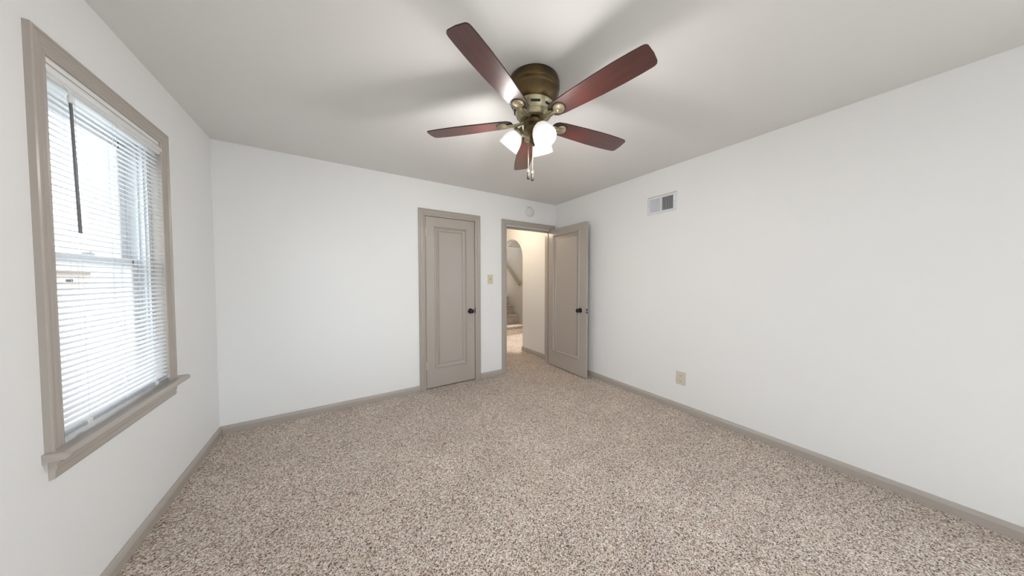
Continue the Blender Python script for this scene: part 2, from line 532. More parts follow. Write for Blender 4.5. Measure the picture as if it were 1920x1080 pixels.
# ------------------------------------------------------------------ door 2: open entrance door
d2 = S(empty('door_2', (EX0, 0, 0)), 'wide taupe panel door standing open against the right wall, with the hall behind its frame', 'door')
i2 = Matrix.Translation((-EX0, 0, 0))
u_casing(fback, 2.733, 3.678, 0.0, 2.118, 0.071).build('door_casing', M_trim, d2, i2)
b = MB()
b.box(EX0 - 0.002, EX0 + 0.012, 0.0, 0.125, 0, EZ); b.box(EX1 - 0.012, EX1 + 0.002, 0.0, 0.125, 0, EZ); b.box(EX0, EX1, 0.0, 0.125, EZ - 0.012, EZ + 0.002)
b.box(EX0 + 0.010, EX0 + 0.022, 0.045, 0.08, 0, EZ); b.box(EX1 - 0.022, EX1 - 0.010, 0.045, 0.08, 0, EZ); b.box(EX0 + 0.01, EX1 - 0.01, 0.045, 0.08, EZ - 0.024, EZ - 0.010)
b.build('door_jamb', M_trim, d2, i2)
# leaf: hinge axis at the right jamb, visible face looks to -x
hx, hy = 3.566, -0.006
la = math.atan2(-0.765, -0.024)                 # direction of the leaf away from its hinge
ld = Vector((math.cos(la), math.sin(la), 0)); ln = Vector((-ld.y, ld.x, 0))
if ln.x < 0: ln = -ln                            # thickness grows towards +x
f2 = lambda a, z, d: (hx + ld.x * a + ln.x * d, hy + ld.y * a + ln.y * d, 0.012 + z)
leaf2 = panel_leaf(f2, 0.762, 2.032, 0.036, 0.098, 0.640, 0.215, 1.935).build('door_leaf', M_trim, d2, i2)
for sgn, d_ in ((-1, 0.0), (1, 0.036)):
    p = f2(0.662, 0.878, d_)
    tag(MB().lathe(KNOB, 32, axis_matrix(p, ln * sgn)).build('door_knob', M_knob, leaf2), 'round black door knob')
def leafbox(a0, a1, d0, d1_, z0, z1):
    b = MB(); V = [Vector(f2(a, z, d)) for z in (z0, z1) for d in (d0, d1_) for a in (a0, a1)]
    b.add(V, [(0, 2, 3, 1), (4, 5, 7, 6), (0, 1, 5, 4), (2, 6, 7, 3), (0, 4, 6, 2), (1, 3, 7, 5)])
    return b
b = leafbox(0.762, 0.7635, 0.004, 0.032, 0.848, 0.905)
tag(b.build('latch_plate', M_black, leaf2), 'small black latch plate')
tag(leafbox(0.762, 0.773, 0.011, 0.024, 0.868, 0.886).build('latch_bolt', M_latch, leaf2), 'pale metal latch bolt')
for z in (1.80, 0.22):
    hinge(d2, Matrix.Translation((EX1 - 0.012 - EX0, -0.010, z)))

# ------------------------------------------------------------------ window 1 in the left wall
w1 = S(empty('window_1', (0, WY0, WZ0)), 'white double-hung window in a wide taupe moulded frame', 'window')
iw = Matrix.Translation((0, -WY0, -WZ0))
fleft = lambda a, z, d: (d, a, z)
u_casing(fleft, -1.578, -0.716, 0.700, 2.150, 0.066, 0.78).build('window_casing', M_trim, w1, iw)
# stool with rounded nose
ST0, ST1 = -1.590, -0.668
pr = [(-0.06, 0.672), (0.046, 0.672), (0.053, 0.676), (0.057, 0.683), (0.057, 0.690), (0.053, 0.697), (0.046, 0.701), (-0.06, 0.701)]
b = MB()
n = len(pr)
V = [Vector((x, ST0 + (0.004 if x > 0.05 else 0), z)) for x, z in pr] + [Vector((x, ST1 - (0.004 if x > 0.05 else 0), z)) for x, z in pr]
for i_, v_ in enumerate(V):       # inside the wall the stool is only as wide as the opening
    if v_.x < 0: v_.x = -0.001
b.add(V, [(i, (i + 1) % n, n + (i + 1) % n, n + i) for i in range(n)] + [tuple(range(n)), tuple(range(n, 2 * n))])
b.box(-0.07, 0.0, WY0, WY1, 0.672, 0.701)
b.build('window_stool', M_trim, w1, iw)
pr = [(0.0, 0.600), (0.010, 0.600), (0.012, 0.606), (0.012, 0.628), (0.016, 0.634), (0.016, 0.650), (0.022, 0.656), (0.022, 0.672), (0.0, 0.672)]
b = MB(); n = len(pr)
V = [Vector((x, -1.568 + x * 0.4, z)) for x, z in pr] + [Vector((x, -0.712 - x * 0.4, z)) for x, z in pr]
b.add(V, [(i, (i + 1) % n, n + (i + 1) % n, n + i) for i in range(n)] + [tuple(range(n)), tuple(range(n, 2 * n))])
b.build('window_apron', M_trim, w1, iw)
# taupe jamb lining near the room, white vinyl frame further out
b = MB()
b.box(-0.045, -0.001, WY0, WY0 + 0.006, 0.70, WZ1); b.box(-0.045, -0.001, WY1 - 0.005, WY1, 0.70, WZ1); b.box(-0.045, -0.001, WY0, WY1, WZ1 - 0.004, WZ1)
b.build('jamb_lining', M_trim, w1, iw)
b = MB()
for (y0, y1, s_) in ((WY0, WY0 + 0.020, 1), (WY1 - 0.020, WY1, -1)):
    b.box(-0.195, -0.045, y0, y1, 0.70, WZ1)
    inn = y1 if s_ > 0 else y0
    for x_ in (-0.060, -0.082, -0.116, -0.150, -0.178):      # sash tracks
        b.box(x_ - 0.004, x_ + 0.004, min(inn, inn + s_ * 0.010), max(inn, inn + s_ * 0.010), 0.70, WZ1 - 0.02)
b.box(-0.195, -0.045, WY0, WY1, WZ1 - 0.025, WZ1)
b.box(-0.215, -0.045, WY0, WY1, 0.685, 0.715)
b.build('window_frame', M_vinyl, w1, iw)
SY0, SY1 = WY0 + 0.032, WY1 - 0.032
def sash(name, x0, x1, z0, z1, bot, top):
    b = MB()
    b.bbox(x0, x1, SY0, SY0 + 0.048, z0, z1, 0.004); b.bbox(x0, x1, SY1 - 0.048, SY1, z0, z1, 0.004)
    b.bbox(x0, x1, SY0 + 0.03, SY1 - 0.03, z0, z0 + bot, 0.004); b.bbox(x0, x1, SY0 + 0.03, SY1 - 0.03, z1 - top, z1, 0.004)
    o = b.build(name, M_vinyl, w1, iw)
    xm = (x0 + x1) / 2
    MB().box(xm - 0.002, xm + 0.002, SY0 + 0.045, SY1 - 0.045, z0 + bot - 0.003, z1 - top + 0.003).build('glass_pane', M_glass, o)
    return o
lower = sash('lower_sash', -0.112, -0.086, 0.715, 1.405, 0.055, 0.036)
upper = sash('upper_sash', -0.146, -0.120, 1.365, 2.036, 0.036, 0.045)
b = MB(); b.bbox(-0.108, -0.084, -1.185, -1.115, 1.405, 1.418, 0.003); b.bbox(-0.100, -0.080, -1.16, -1.14, 1.416, 1.428, 0.003)
b.build('sash_lock', M_vinyl, lower)

# ------------------------------------------------------------------ mini blind
bl = empty('mini_blind', (0, WY0, 0.70))
tag(bl, 'white mini blind with open slats and a grey wand hanging in the taupe window frame', 'window blind')
ib = Matrix.Translation((0, -WY0, -0.70))
BY0, BY1 = -1.520, -0.778
b = MB()
b.bbox(-0.024, 0.004, BY0, BY1, 2.014, 2.060, 0.003)
b.lathe([(0.0, BY0), (0.013, BY0), (0.015, BY0 + 0.003), (0.015, BY1 - 0.003), (0.013, BY1), (0.0, BY1)], 24, Matrix(((1, 0, 0, -0.002), (0, 0, 1, 0), (0, 1, 0, 2.039), (0, 0, 0, 1))))
b.build('head_rail', M_white, bl, ib)
NS = 57
ZT, ZB = 1.998, 0.748
b = MB()
sw = 0.0125
for k in range(NS):
    z = ZT + (ZB - ZT) * k / (NS - 1)
    tilt = math.radians(16)
    cs = []
    for j in range(5):
        u_ = -1 + j * 0.5
        cr_ = 0.0030 * (1 - u_ * u_)
        x = -0.008 + u_ * sw * math.cos(tilt) + cr_ * math.sin(tilt)
        zz = z - u_ * sw * math.sin(tilt) + cr_ * math.cos(tilt)
        cs.append((x, zz))
    V = []; 
    for y in (BY0 + 0.004, BY1 - 0.004):
        V += [Vector((x, y, zz)) for x, zz in cs] + [Vector((x, y, zz - 0.0007)) for x, zz in cs]
    F = []
    for j in range(4):
        F.append((j, j + 1, 10 + j + 1, 10 + j)); F.append((5 + j, 15 + j, 15 + j + 1, 5 + j + 1))
    F += [(0, 10, 15, 5), (4, 9, 19, 14), (0, 5, 6, 7, 8, 9, 4, 3, 2, 1), (10, 11, 12, 13, 14, 19, 18, 17, 16, 15)]
    b.add(V, F)
b.build('slats', M_slat, bl, ib)
b = MB()
for y in (-1.385, -1.150, -0.905):
    for x in (-0.0215, 0.0055):
        b.tube([(x, y, 2.02), (x, y, 0.73)], 0.0006, 5, caps=False)
    b.tube([(-0.008, y + 0.006, 2.02), (-0.008, y + 0.006, 0.73)], 0.0007, 5, caps=False)
b.build('ladder_cords', M_cord, bl, ib)
br = MB().bbox(-0.021, 0.006, BY0 + 0.003, BY1 - 0.003, 0.722, 0.736, 0.003).build('bottom_rail', M_metalgrey, bl, ib)
for y in (-1.385, -0.905): MB().bbox(-0.023, 0.009, y - 0.012, y + 0.012, 0.719, 0.739, 0.002).build('rail_clip', M_white, br)
for y in (BY0 + 0.001, BY1 - 0.006): MB().bbox(-0.022, 0.007, y, y + 0.005, 0.720, 0.738, 0.001).build('end_cap', M_white, br)
wd = MB().tube([(0.016, -1.428, 1.972), (0.018, -1.424, 1.75), (0.020, -1.418, 1.475)], [0.0042, 0.0045, 0.0048], 6).build('tilt_wand', M_wand, bl, ib)
tag(wd, 'dark grey tilt wand')
b = MB(); b.tube([(0.004, -1.432, 2.022), (0.012, -1.430, 2.012), (0.016, -1.428, 1.995), (0.016, -1.428, 1.968)], 0.003, 8); b.lathe([(0.0, 0.0), (0.0065, 0.0), (0.0065, 0.024), (0.004, 0.03), (0.0, 0.03)], 12, Matrix.Translation((0.016, -1.428, 1.962)))
b.build('wand_hook', M_white, wd)

# ------------------------------------------------------------------ unseen windows added behind the viewer to let in more daylight
def fill_window(name, loc, label, fn, a0, a1):
    """plain white window added for daylight; fn(a, z, d) with d measured into the room"""
    w = S(empty(name, loc), label, 'window')
    iv_ = Matrix.Translation(-Vector(loc))
    def bx_(b, a_0, a_1, z0, z1, d0, d1_):
        V = [Vector(fn(a, z, d)) for z in (z0, z1) for d in (d0, d1_) for a in (a_0, a_1)]
        b.add(V, [(0, 2, 3, 1), (4, 5, 7, 6), (0, 1, 5, 4), (2, 6, 7, 3), (0, 4, 6, 2), (1, 3, 7, 5)])
        return b
    z0, z1 = 0.32, 2.22
    b = MB()
    for q in ((a0, a1, z0, z0 + 0.05), (a0, a1, z1 - 0.05, z1), (a0, a0 + 0.05, z0, z1), (a1 - 0.05, a1, z0, z1), ((a0 + a1) / 2 - 0.03, (a0 + a1) / 2 + 0.03, z0, z1)):
        bx_(b, *q, -0.10, -0.04)
    b.build('window_frame', M_vinyl, w, iv_)
    bx_(MB(), a0 + 0.04, a1 - 0.04, z0 + 0.04, z1 - 0.04, -0.072, -0.068).build('glass_pane', M_glass, w, iv_)
    u_casing(fn, a0 - 0.08, a1 + 0.08, z0 - 0.04, z1 + 0.08, 0.08).build('window_casing', M_trim, w, iv_)
    bx_(MB(), a0 - 0.10, a1 + 0.10, z0 - 0.04, z0, 0.001, 0.05).build('window_stool', M_trim, w, iv_)
fill_window('fill_window_2', (1.4, YF, 0.32), 'unseen white window added behind the viewer for daylight', lambda a, z, d: (a, YF + d, z), 0.4, 2.4)
fill_window('fill_window_3', (W, -4.6, 0.32), 'unseen white window added in the right wall for daylight', lambda a, z, d: (W - d, a, z), -5.4, -3.8)

# ------------------------------------------------------------------ hall, arch, landing, stairs
HX = 3.70
b = MB()
# right hall wall in the plane x = HX with an arched opening y 0.89..1.71
AY, AA, AS, AB = 1.30, 0.41, 1.70, 0.375
T = 0.12
def arch_wall(b):
    y0, y1 = 0.12, 3.2
    N = 40
    arc = [(AY - AA * math.cos(PI * i / N), AS + AB * math.sin(PI * i / N)) for i in range(N + 1)]
    b.box(HX, HX + T, y0, AY - AA, 0, H); b.box(HX, HX + T, AY + AA, y1, 0, H)
    for i in range(N):
        (ya, za), (yb, zb) = arc[i], arc[i + 1]
        V = [Vector((x, y, z)) for x in (HX, HX + T) for (y, z) in ((ya, za), (yb, zb), (yb, H), (ya, H))]
        b.add(V, [(0, 1, 2, 3), (4, 7, 6, 5)])
        b.add([V[0], V[1], V[5], V[4]], [(0, 1, 2, 3)], True)
arch_wall(b)
S(b.build('wall_hall_right', M_wall), 'off-white hall wall with a rounded archway to the stairs', 'wall')
S(MB().box(2.45, 2.57, 0.12, 3.2, 0, H).build('wall_hall_left', M_wall), 'off-white hall wall hidden left of the doorway', 'wall')
S(MB().box(2.45, HX + T, 3.2, 3.3, 0, H).build('wall_hall_end', M_wall), 'off-white wall closing the hall', 'wall')
S(MB().box(2.45, HX + T, 0.12, 3.2, H, H + 0.1).build('ceiling_hall', M_ceil), 'white hall ceiling', 'ceiling')
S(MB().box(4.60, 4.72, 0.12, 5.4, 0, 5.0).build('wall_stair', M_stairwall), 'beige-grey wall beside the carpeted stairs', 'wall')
S(MB().box(HX + T, 4.72, 0.06, 0.12, 0, H).build('wall_landing', M_wall), 'off-white wall at the near end of the landing', 'wall')
S(MB().box(HX + T, 4.60, 0.12, 2.10, 2.20, 2.30).build('ceiling_landing', M_ceil), 'low white ceiling over the landing', 'ceiling')
b = MB(); b.box(HX + T, 4.60, 2.10, 2.22, 2.065, 2.30); b.box(HX + T, 4.60, 2.22, 5.4, 4.9, 5.0); b.box(HX + T, 4.60, 5.3, 5.4, 2.0, 5.0); b.box(HX, HX + T, 3.3, 5.4, 0, 5.0)
b.box(HX + T - 0.06, HX + T, 2.22, 3.3, H, 5.0)
S(b.build('trim_1', M_stairwall), 'pale header beam over the foot of the stairs', 'header')
st = empty('staircase', (4.2, 2.1, 0))
tag(st, 'carpeted stairs climbing away beyond the hall archway', 'stairs')
for k in range(12):
    y0 = 2.13 + 0.245 * k; z1 = 0.215 * (k + 1)
    n = 6
    poly = [(y0 + 0.012, z1 - 0.215 if k else 0.0)]
    poly += [(y0 + 0.012, z1 - 0.045)]
    for i in range(n + 1):
        a = PI - (PI / 2) * i / n
        poly.append((y0 - 0.012 + 0.022 + 0.022 * math.cos(a), z1 - 0.022 + 0.022 * math.sin(a)))
    poly += [(y0 + 0.257, z1), (y0 + 0.257, z1 - 0.215 if k else 0.0)]
    b = MB(); b.prism([(p[0], p[1]) for p in poly], HX + T + 0.002, 4.598, lambda a, z, h: (h, a, z))
    o = b.build('stair_step', M_carpet, st, Matrix.Translation((-4.2, -2.1, 0)))
hr = empty('handrail', (4.56, 2.25, 1.17))
tag(hr, 'brown wooden handrail sloping down the stair wall', 'handrail')
ih = Matrix.Translation((-4.56, -2.25, -1.17))
d_ = Vector((0, 1, 0.80)).normalized()
MB().tube([Vector((4.555, 2.25, 1.175)) + d_ * t_ for t_ in (0, 0.01, 1, 2.4)], [0.024, 0.032, 0.032, 0.032], 12).build('rail', M_rail, hr, ih)
for t_ in (0.18, 1.3):
    p = Vector((4.555, 2.25, 1.175)) + d_ * t_
    MB().tube([p + Vector((0, 0, -0.02)), p + Vector((0.0, 0, -0.05)), p + Vector((0.045, 0, -0.06))], 0.006, 8).build('bracket', M_pewter, hr, ih)

# ------------------------------------------------------------------ wall fittings
# vent on the right wall
vt = empty('wall_vent', (W, -1.639, 2.079))
tag(vt, 'white metal air vent high on the right wall, its right half of louvers dark', 'vent')
iv = Matrix.Translation((-W, 1.639, -2.079))
vy0, vy1, vz0, vz1 = -1.789, -1.489, 1.986, 2.171
oy0, oy1, oz0, oz1 = -1.758, -1.518, 2.012, 2.146
def vx(a, z, d): return (W - d, a, z)
b = MB()
rings = [((vy0, vz0), (vy1, vz1), 0.0), ((vy0, vz0), (vy1, vz1), 0.003), ((vy0 + 0.008, vz0 + 0.008), (vy1 - 0.008, vz1 - 0.008), 0.010),
         ((oy0 - 0.004, oz0 - 0.004), (oy1 + 0.004, oz1 + 0.004), 0.011), ((oy0, oz0), (oy1, oz1), 0.008), ((oy0, oz0), (oy1, oz1), 0.0)]
V = []; F = []
for (p0_, p1_, d_v) in rings:
    V += [Vector(vx(a, z, d_v)) for a, z in ((p0_[0], p0_[1]), (p1_[0], p0_[1]), (p1_[0], p1_[1]), (p0_[0], p1_[1]))]
for j in range(len(rings) - 1):
    for k in range(4):
        m = (k + 1) % 4; F.append((j * 4 + k, j * 4 + m, (j + 1) * 4 + m, (j + 1) * 4 + k))
b.add(V, F)
ym = (oy0 + oy1) / 2
b.box(W - 0.010, W - 0.001, ym - 0.006, ym + 0.006, oz0, oz1)
b.build('vent_frame', M_vent, vt, iv)
MB().box(W - 0.0015, W - 0.0003, oy0, oy1, oz0, oz1).build('duct_back', M_duct, vt, iv)
b = MB()
for k in range(9):      # left bank (farther): louvers angled to face the viewer
    y = ym + 0.012 + k * 0.0128
    b.box(-0.0005, 0.0005, -0.0068, 0.0068, oz0, oz1, Matrix.Translation((W - 0.0055, y, 0)) @ Matrix.Rotation(math.radians(55), 4, 'Z'))
b.build('louvers', M_vent_slat, vt, iv)
b = MB()
for k in range(9):      # right bank: angled away so the gaps look dark
    y = ym - 0.012 - k * 0.0128
    b.box(-0.0005, 0.0005, -0.004, 0.004, oz0, oz1, Matrix.Translation((W - 0.0052, y, 0)) @ Matrix.Rotation(math.radians(-40), 4, 'Z'))
b.build('louvers', M_vent_slat, vt, iv)
b = MB(); b.bbox(W - 0.022, W - 0.009, ym - 0.004 + 0.02, ym + 0.004 + 0.02, 2.105, 2.137, 0.001); b.bbox(W - 0.012, W - 0.009, ym + 0.002, ym + 0.046, 2.116, 2.124, 0.001)
b.build('damper_lever', M_vent, vt, iv)
for y, z in ((vy0 + 0.014, 2.078), (vy1 - 0.014, 2.078)):
    MB().lathe([(0.0, 0.0135), (0.003, 0.013), (0.0042, 0.0115), (0.0042, 0.010)], 12, axis_matrix((W, y, z), (-1, 0, 0))).build('screw', M_metalgrey, vt, iv)
tag(MB().box(W - 0.004, W, vy0, vy1, vz1, vz1 + 0.004).build('tan_edge', M_tan, vt, iv), 'thin tan strip above the vent')  # thin tan strip along the top edge of the vent frame

# outlet on the right wall
ot = empty('power_outlet', (W, -1.858, 0.321))
tag(ot, 'almond duplex power outlet low on the right wall', 'outlet')
io = Matrix.Translation((-W, 1.858, -0.321))
MB().bbox(W - 0.006, W, -1.903, -1.813, 0.257, 0.385, 0.003).build('cover_plate', M_almond, ot, io)
for z in (0.346, 0.296):
    b = MB()
    pts = []
    for i in range(24):
        a = 2 * PI * i / 24
        pts.append((-1.858 + 0.0185 * math.cos(a), z + max(-0.0145, min(0.0145, 0.0185 * math.sin(a)))))
    b.prism(pts, 0.0055, 0.0085, lambda a, z_, h: (W - h, a, z_))
    s_o = b.build('socket', M_almond, ot, io)
    b = MB()
    b.box(W - 0.0092, W - 0.0084, -1.858 - 0.0082, -1.858 - 0.0055, z - 0.003, z + 0.0065); b.box(W - 0.0092, W - 0.0084, -1.858 + 0.0055, -1.858 + 0.0082, z - 0.002, z + 0.0055)
    b.lathe([(0.0, 0.0092), (0.0026, 0.0092), (0.0026, 0.0084)], 12, axis_matrix((W, -1.858, z - 0.0085), (-1, 0, 0)))
    b.build('slots', M_slot, s_o)
MB().lathe([(0.0, 0.0078), (0.003, 0.0072), (0.0036, 0.006)], 12, axis_matrix((W, -1.858, 0.321), (-1, 0, 0))).build('screw', M_almond, ot, io)

# light switch between the doors
sw_ = empty('light_switch', (2.557, 0, 1.300))
tag(sw_, 'ivory toggle light switch on the far wall between the two doors', 'light switch')
is_ = Matrix.Translation((-2.557, 0, -1.300))
MB().bbox(2.518, 2.596, -0.006, 0, 1.238, 1.362, 0.003).build('cover_plate', M_ivory, sw_, is_)
b = MB(); b.bbox(2.5495, 2.5645, -0.0068, -0.004, 1.281, 1.319, 0.001); b.build('toggle_frame', M_almond, sw_, is_)
b = MB(); b.bbox(-0.0045, 0.0045, -0.016, 0.0, -0.006, 0.006, 0.0015, Matrix.Translation((2.557, -0.005, 1.300)) @ Matrix.Rotation(math.radians(-25), 4, 'X')); b.build('toggle', mat('toggle_brown', (0.30, 0.26, 0.16), 0.4), sw_, is_)
for z in (1.268, 1.332):
    MB().lathe([(0.0, 0.0078), (0.003, 0.0072), (0.0036, 0.006)], 12, axis_matrix((2.557, 0, z), (0, -1, 0))).build('screw', M_ivory, sw_, is_)

# smoke detector over the open doorway
sd = empty('smoke_detector', (3.203, 0, 2.275))
tag(sd, 'round white smoke detector on the wall above the open doorway', 'smoke detector')
isd = Matrix.Translation((-3.203, 0, -2.275))
A = axis_matrix((3.203, 0, 2.275), (0, -1, 0))
MB().lathe([(0.0, 0.012), (0.068, 0.012), (0.073, 0.010), (0.075, 0.005), (0.075, 0.0)], 48, A).build('mounting_base', M_detector, sd, isd)
MB().lathe([(0.0, 0.038), (0.030, 0.0378), (0.050, 0.035), (0.062, 0.029), (0.066, 0.020), (0.066, 0.011)], 48, A).build('cover', M_detector, sd, isd)
b = MB()
for dx, dz in ((0.016, 0.022), (0.030, -0.008)):
    b.lathe([(0.0, 0.0395), (0.0055, 0.0393), (0.0060, 0.036)], 12, axis_matrix((3.203 + dx, 0, 2.275 + dz), (0, -1, 0)))
tag(b.build('sensor_hole', mat('detector_hole', (0.10, 0.09, 0.10), 0.6), sd, isd), 'small dark holes')

# ------------------------------------------------------------------ ceiling fan
FC = Vector((1.834, -1.911, H))
fan = empty('ceiling_fan', FC)
tag(fan, 'five-blade ceiling fan with cherry wood blades, bronze motor and three lit glass shades', 'ceiling fan')
def z_(z): return z - H
b = MB().lathe([(0.0, 0.0), (0.143, 0.0), (0.144, -0.012), (0.149, -0.020), (0.149, -0.050), (0.146, -0.054), (0.141, -0.056), (0.141, -0.060), (0.146, -0.062), (0.146, -0.066), (0.143, -0.070), (0.141, -0.078),
                (0.140, -0.100), (0.134, -0.122), (0.126, -0.136), (0.120, -0.142), (0.116, -0.143)], 72)
b.build('motor_housing', M_bronze, fan)
b = MB().lathe([(0.118, -0.140), (0.119, -0.146), (0.116, -0.150), (0.102, -0.188), (0.101, -0.192), (0.096, -0.194), (0.096, -0.198), (0.090, -0.201), (0.090, -0.204), (0.083, -0.207), (0.083, -0.211), (0.075, -0.213), (0.0, -0.214)], 72)
mb_ = b.build('motor_band', M_brass, fan)
b = MB()
ta = math.atan2(-3.2065 + 1.911, 0.858 - 1.834)
for k in range(8):
    a = ta + 2 * PI * k / 8 + 0.10
    sl = 0.109
    M = Matrix.Rotation(a, 4, 'Z') @ Matrix.Translation((sl, 0, -0.169)) @ Matrix.Rotation(math.radians(20), 4, 'Y')
    MB().bbox(-0.002, 0.003, -0.026, 0.026, -0.0062, 0.0062, 0.0022, M).build('cooling_slot', M_slot, mb_)
b = MB().lathe([(0.0, -0.205), (0.052, -0.205), (0.052, -0.222), (0.060, -0.226), (0.061, -0.234), (0.058, -0.238), (0.057, -0.262), (0.060, -0.270), (0.058, -0.280), (0.048, -0.292), (0.034, -0.300), (0.026, -0.306),
                (0.024, -0.330), (0.028, -0.334), (0.026, -0.344), (0.014, -0.352), (0.007, -0.356), (0.006, -0.362), (0.0, -0.366)], 48)
b.build('light_fitter', M_bronze, fan)
MB().bbox(-0.010, 0.010, -0.0028, 0.0028, -0.003, 0.003, 0.001, Matrix.Rotation(ta - 0.25, 4, 'Z') @ Matrix.Translation((0.0575, 0, -0.252)) @ Matrix.Rotation(PI / 2, 4, 'Z')).build('reverse_switch', M_black, fan)

# blades: outline in (r, s)
def blade_outline():
    R0, R1 = 0.126, 0.671
    half = [(R0, 0.0), (R0 + 0.003, 0.020), (R0 + 0.010, 0.034), (R0 + 0.026, 0.0455), (R0 + 0.07, 0.0525), (0.32, 0.0590), (0.42, 0.0635), (0.52, 0.0645), (0.60, 0.0620), (R1 - 0.026, 0.0590)]
    c = (R1 - 0.022, 0.0385)
    for i in range(7):
        a = PI / 2 * (1 - i / 6)
        half.append((c[0] + 0.019 * math.cos(a), c[1] + 0.0195 * math.sin(a)))
    half.append((R1, 0.0))
    return half + [(r, -s) for r, s in reversed(half[1:-1])]
OUT = blade_outline()
BLADES = [(-152.7, 0.0178), (-81.6, -0.0212), (-8.6, -0.0099), (62.0, -0.0081), (133.4, 0.010)]
def build_blade(ang, dz):
    tl = math.atan2(dz, 0.671)
    # local frame: x outward, y sideways (counter-clockwise edge is the low one), z up
    M = Matrix.Translation((0, 0, -0.222)) @ Matrix.Rotation(math.radians(ang), 4, 'Z') @ Matrix.Rotation(-tl, 4, 'Y') @ Matrix.Rotation(math.radians(-9), 4, 'X')
    bl_ = MB()
    bl_.m = 0
    n = len(OUT)
    top = [Vector((r, s, 0.003)) for r, s in OUT]; bot = [Vector((r, s, -0.003)) for r, s in OUT]
    bl_.add(top, [tuple(range(n))]); bl_.add(bot, [tuple(range(n))])
    bl_.m = 1
    bl_.add(top + bot, [(i, (i + 1) % n, n + (i + 1) % n, n + i) for i in range(n)])
    ob = bl_.build('blade', [M_wood, M_wood_edge], fan, M)
    iron = MB()
    iron.tube([(0.050, 0, 0.004), (0.075, 0, -0.004), (0.105, 0.0, -0.012), (0.150, 0.0, -0.009), (0.172, 0.0, -0.007)], [0.009, 0.0075, 0.0075, 0.010, 0.012], 12)
    for s in (-1, 1):
        iron.tube([(0.056, 0, 0.002), (0.085, s * 0.010, -0.006), (0.115, s * 0.017, -0.011), (0.150, s * 0.014, -0.008)], [0.006, 0.0045, 0.004, 0.004], 8)
    ir = iron.build('blade_iron', M_brass, ob)
    md = MB().lathe([(0.0, -0.0135), (0.006, -0.0135), (0.009, -0.0125), (0.020, -0.0125), (0.023, -0.0105), (0.027, -0.0105), (0.031, -0.008), (0.034, -0.003), (0.034, 0.0)], 36, Matrix.Translation((0.187, 0, -0.003)))
    md.build('medallion', M_brass, ob)
    rg = MB().lathe([(0.034, 0.0), (0.0385, -0.001), (0.0385, 0.0005), (0.034, 0.001)], 36, Matrix.Translation((0.187, 0, -0.003)))
    rg.build('medallion_gasket', M_slot, ob)
for a, dz in BLADES: build_blade(a, dz)

# light kit
SPROF = [(0.026, 0.0), (0.030, 0.003), (0.041, 0.014), (0.050, 0.030), (0.056, 0.048), (0.060, 0.068), (0.062, 0.088), (0.0625, 0.100), (0.0615, 0.102), (0.0600, 0.088), (0.058, 0.068), (0.054, 0.048), (0.048, 0.032), (0.039, 0.017), (0.027, 0.006)]
for az, tl_, nr_, nz_ in ((118.0, 43.0, 0.104, 2.184), (27.0, 30.0, 0.088, 2.172), (-102.0, 36.0, 0.086, 2.140)):
    ar = math.radians(az)
    dr = Vector((math.cos(ar), math.sin(ar), 0))
    neck = dr * nr_ + Vector((0, 0, z_(nz_)))
    axis = dr * math.sin(math.radians(tl_)) + Vector((0, 0, -math.cos(math.radians(tl_))))
    A = axis_matrix(neck, axis)
    arm = MB().tube([dr * 0.030 + Vector((0, 0, z_(2.150))), dr * 0.055 + Vector((0, 0, z_(2.146))), dr * 0.070 + Vector((0, 0, z_(2.160))), neck - axis * 0.030, neck - axis * 0.006], 0.008, 12)
    arm.lathe([(0.0, -0.020), (0.020, -0.018), (0.029, -0.008), (0.031, 0.004), (0.028, 0.006)], 32, A)
    ao = arm.build('lamp_arm', M_brass, fan)
    sh = MB().lathe(SPROF, 48, A).build('lamp_shade', M_shade, fan)
    tag(sh, 'lit frosted glass bell shade')
    MB().lathe([(0.0, 0.010), (0.012, 0.012), (0.014, 0.028), (0.024, 0.046), (0.029, 0.062), (0.026, 0.078), (0.016, 0.089), (0.0, 0.093)], 24, A).build('bulb', M_bulb, sh)
    lb = bpy.data.lights.new('bulb_light', 'POINT'); lb.energy = BULB_W; lb.color = (1.0, 0.97, 0.93); lb.shadow_soft_size = 0.045
    lo = bpy.data.objects.new('bulb_light', lb); COL.objects.link(lo); lo.parent = sh; lo.location = neck + axis * 0.118

# pull chains
rt = Vector((0.843, -0.538, 0)); tc_ = Vector((math.cos(ta), math.sin(ta), 0))
for off, zt, zb in ((-0.030, 2.130, 1.938), (-0.006, 2.085, 1.930)):
    p = rt * off + tc_ * 0.012
    ch = MB()
    k = 0; z = zt
    ch.tube([p + Vector((0, 0, z_(zt))), p + Vector((0, 0, z_(zb)))], 0.0006, 5)
    while z > zb:
        ch.lathe([(0.0, 0.0013), (0.0013, 0.0), (0.0, -0.0013)], 6, Matrix.Translation(p + Vector((0, 0, z_(z)))))
        z -= 0.0042
    co = ch.build('pull_chain', M_brass, fan)
    MB().lathe([(0.0, 0.0), (0.004, -0.001), (0.006, -0.010), (0.0085, -0.018), (0.0085, -0.022), (0.0075, -0.024), (0.0088, -0.030), (0.0088, -0.052), (0.007, -0.057), (0.0, -0.058)], 20, Matrix.Translation(p + Vector((0, 0, z_(zb))))).build('chain_pull', M_pewter, co)

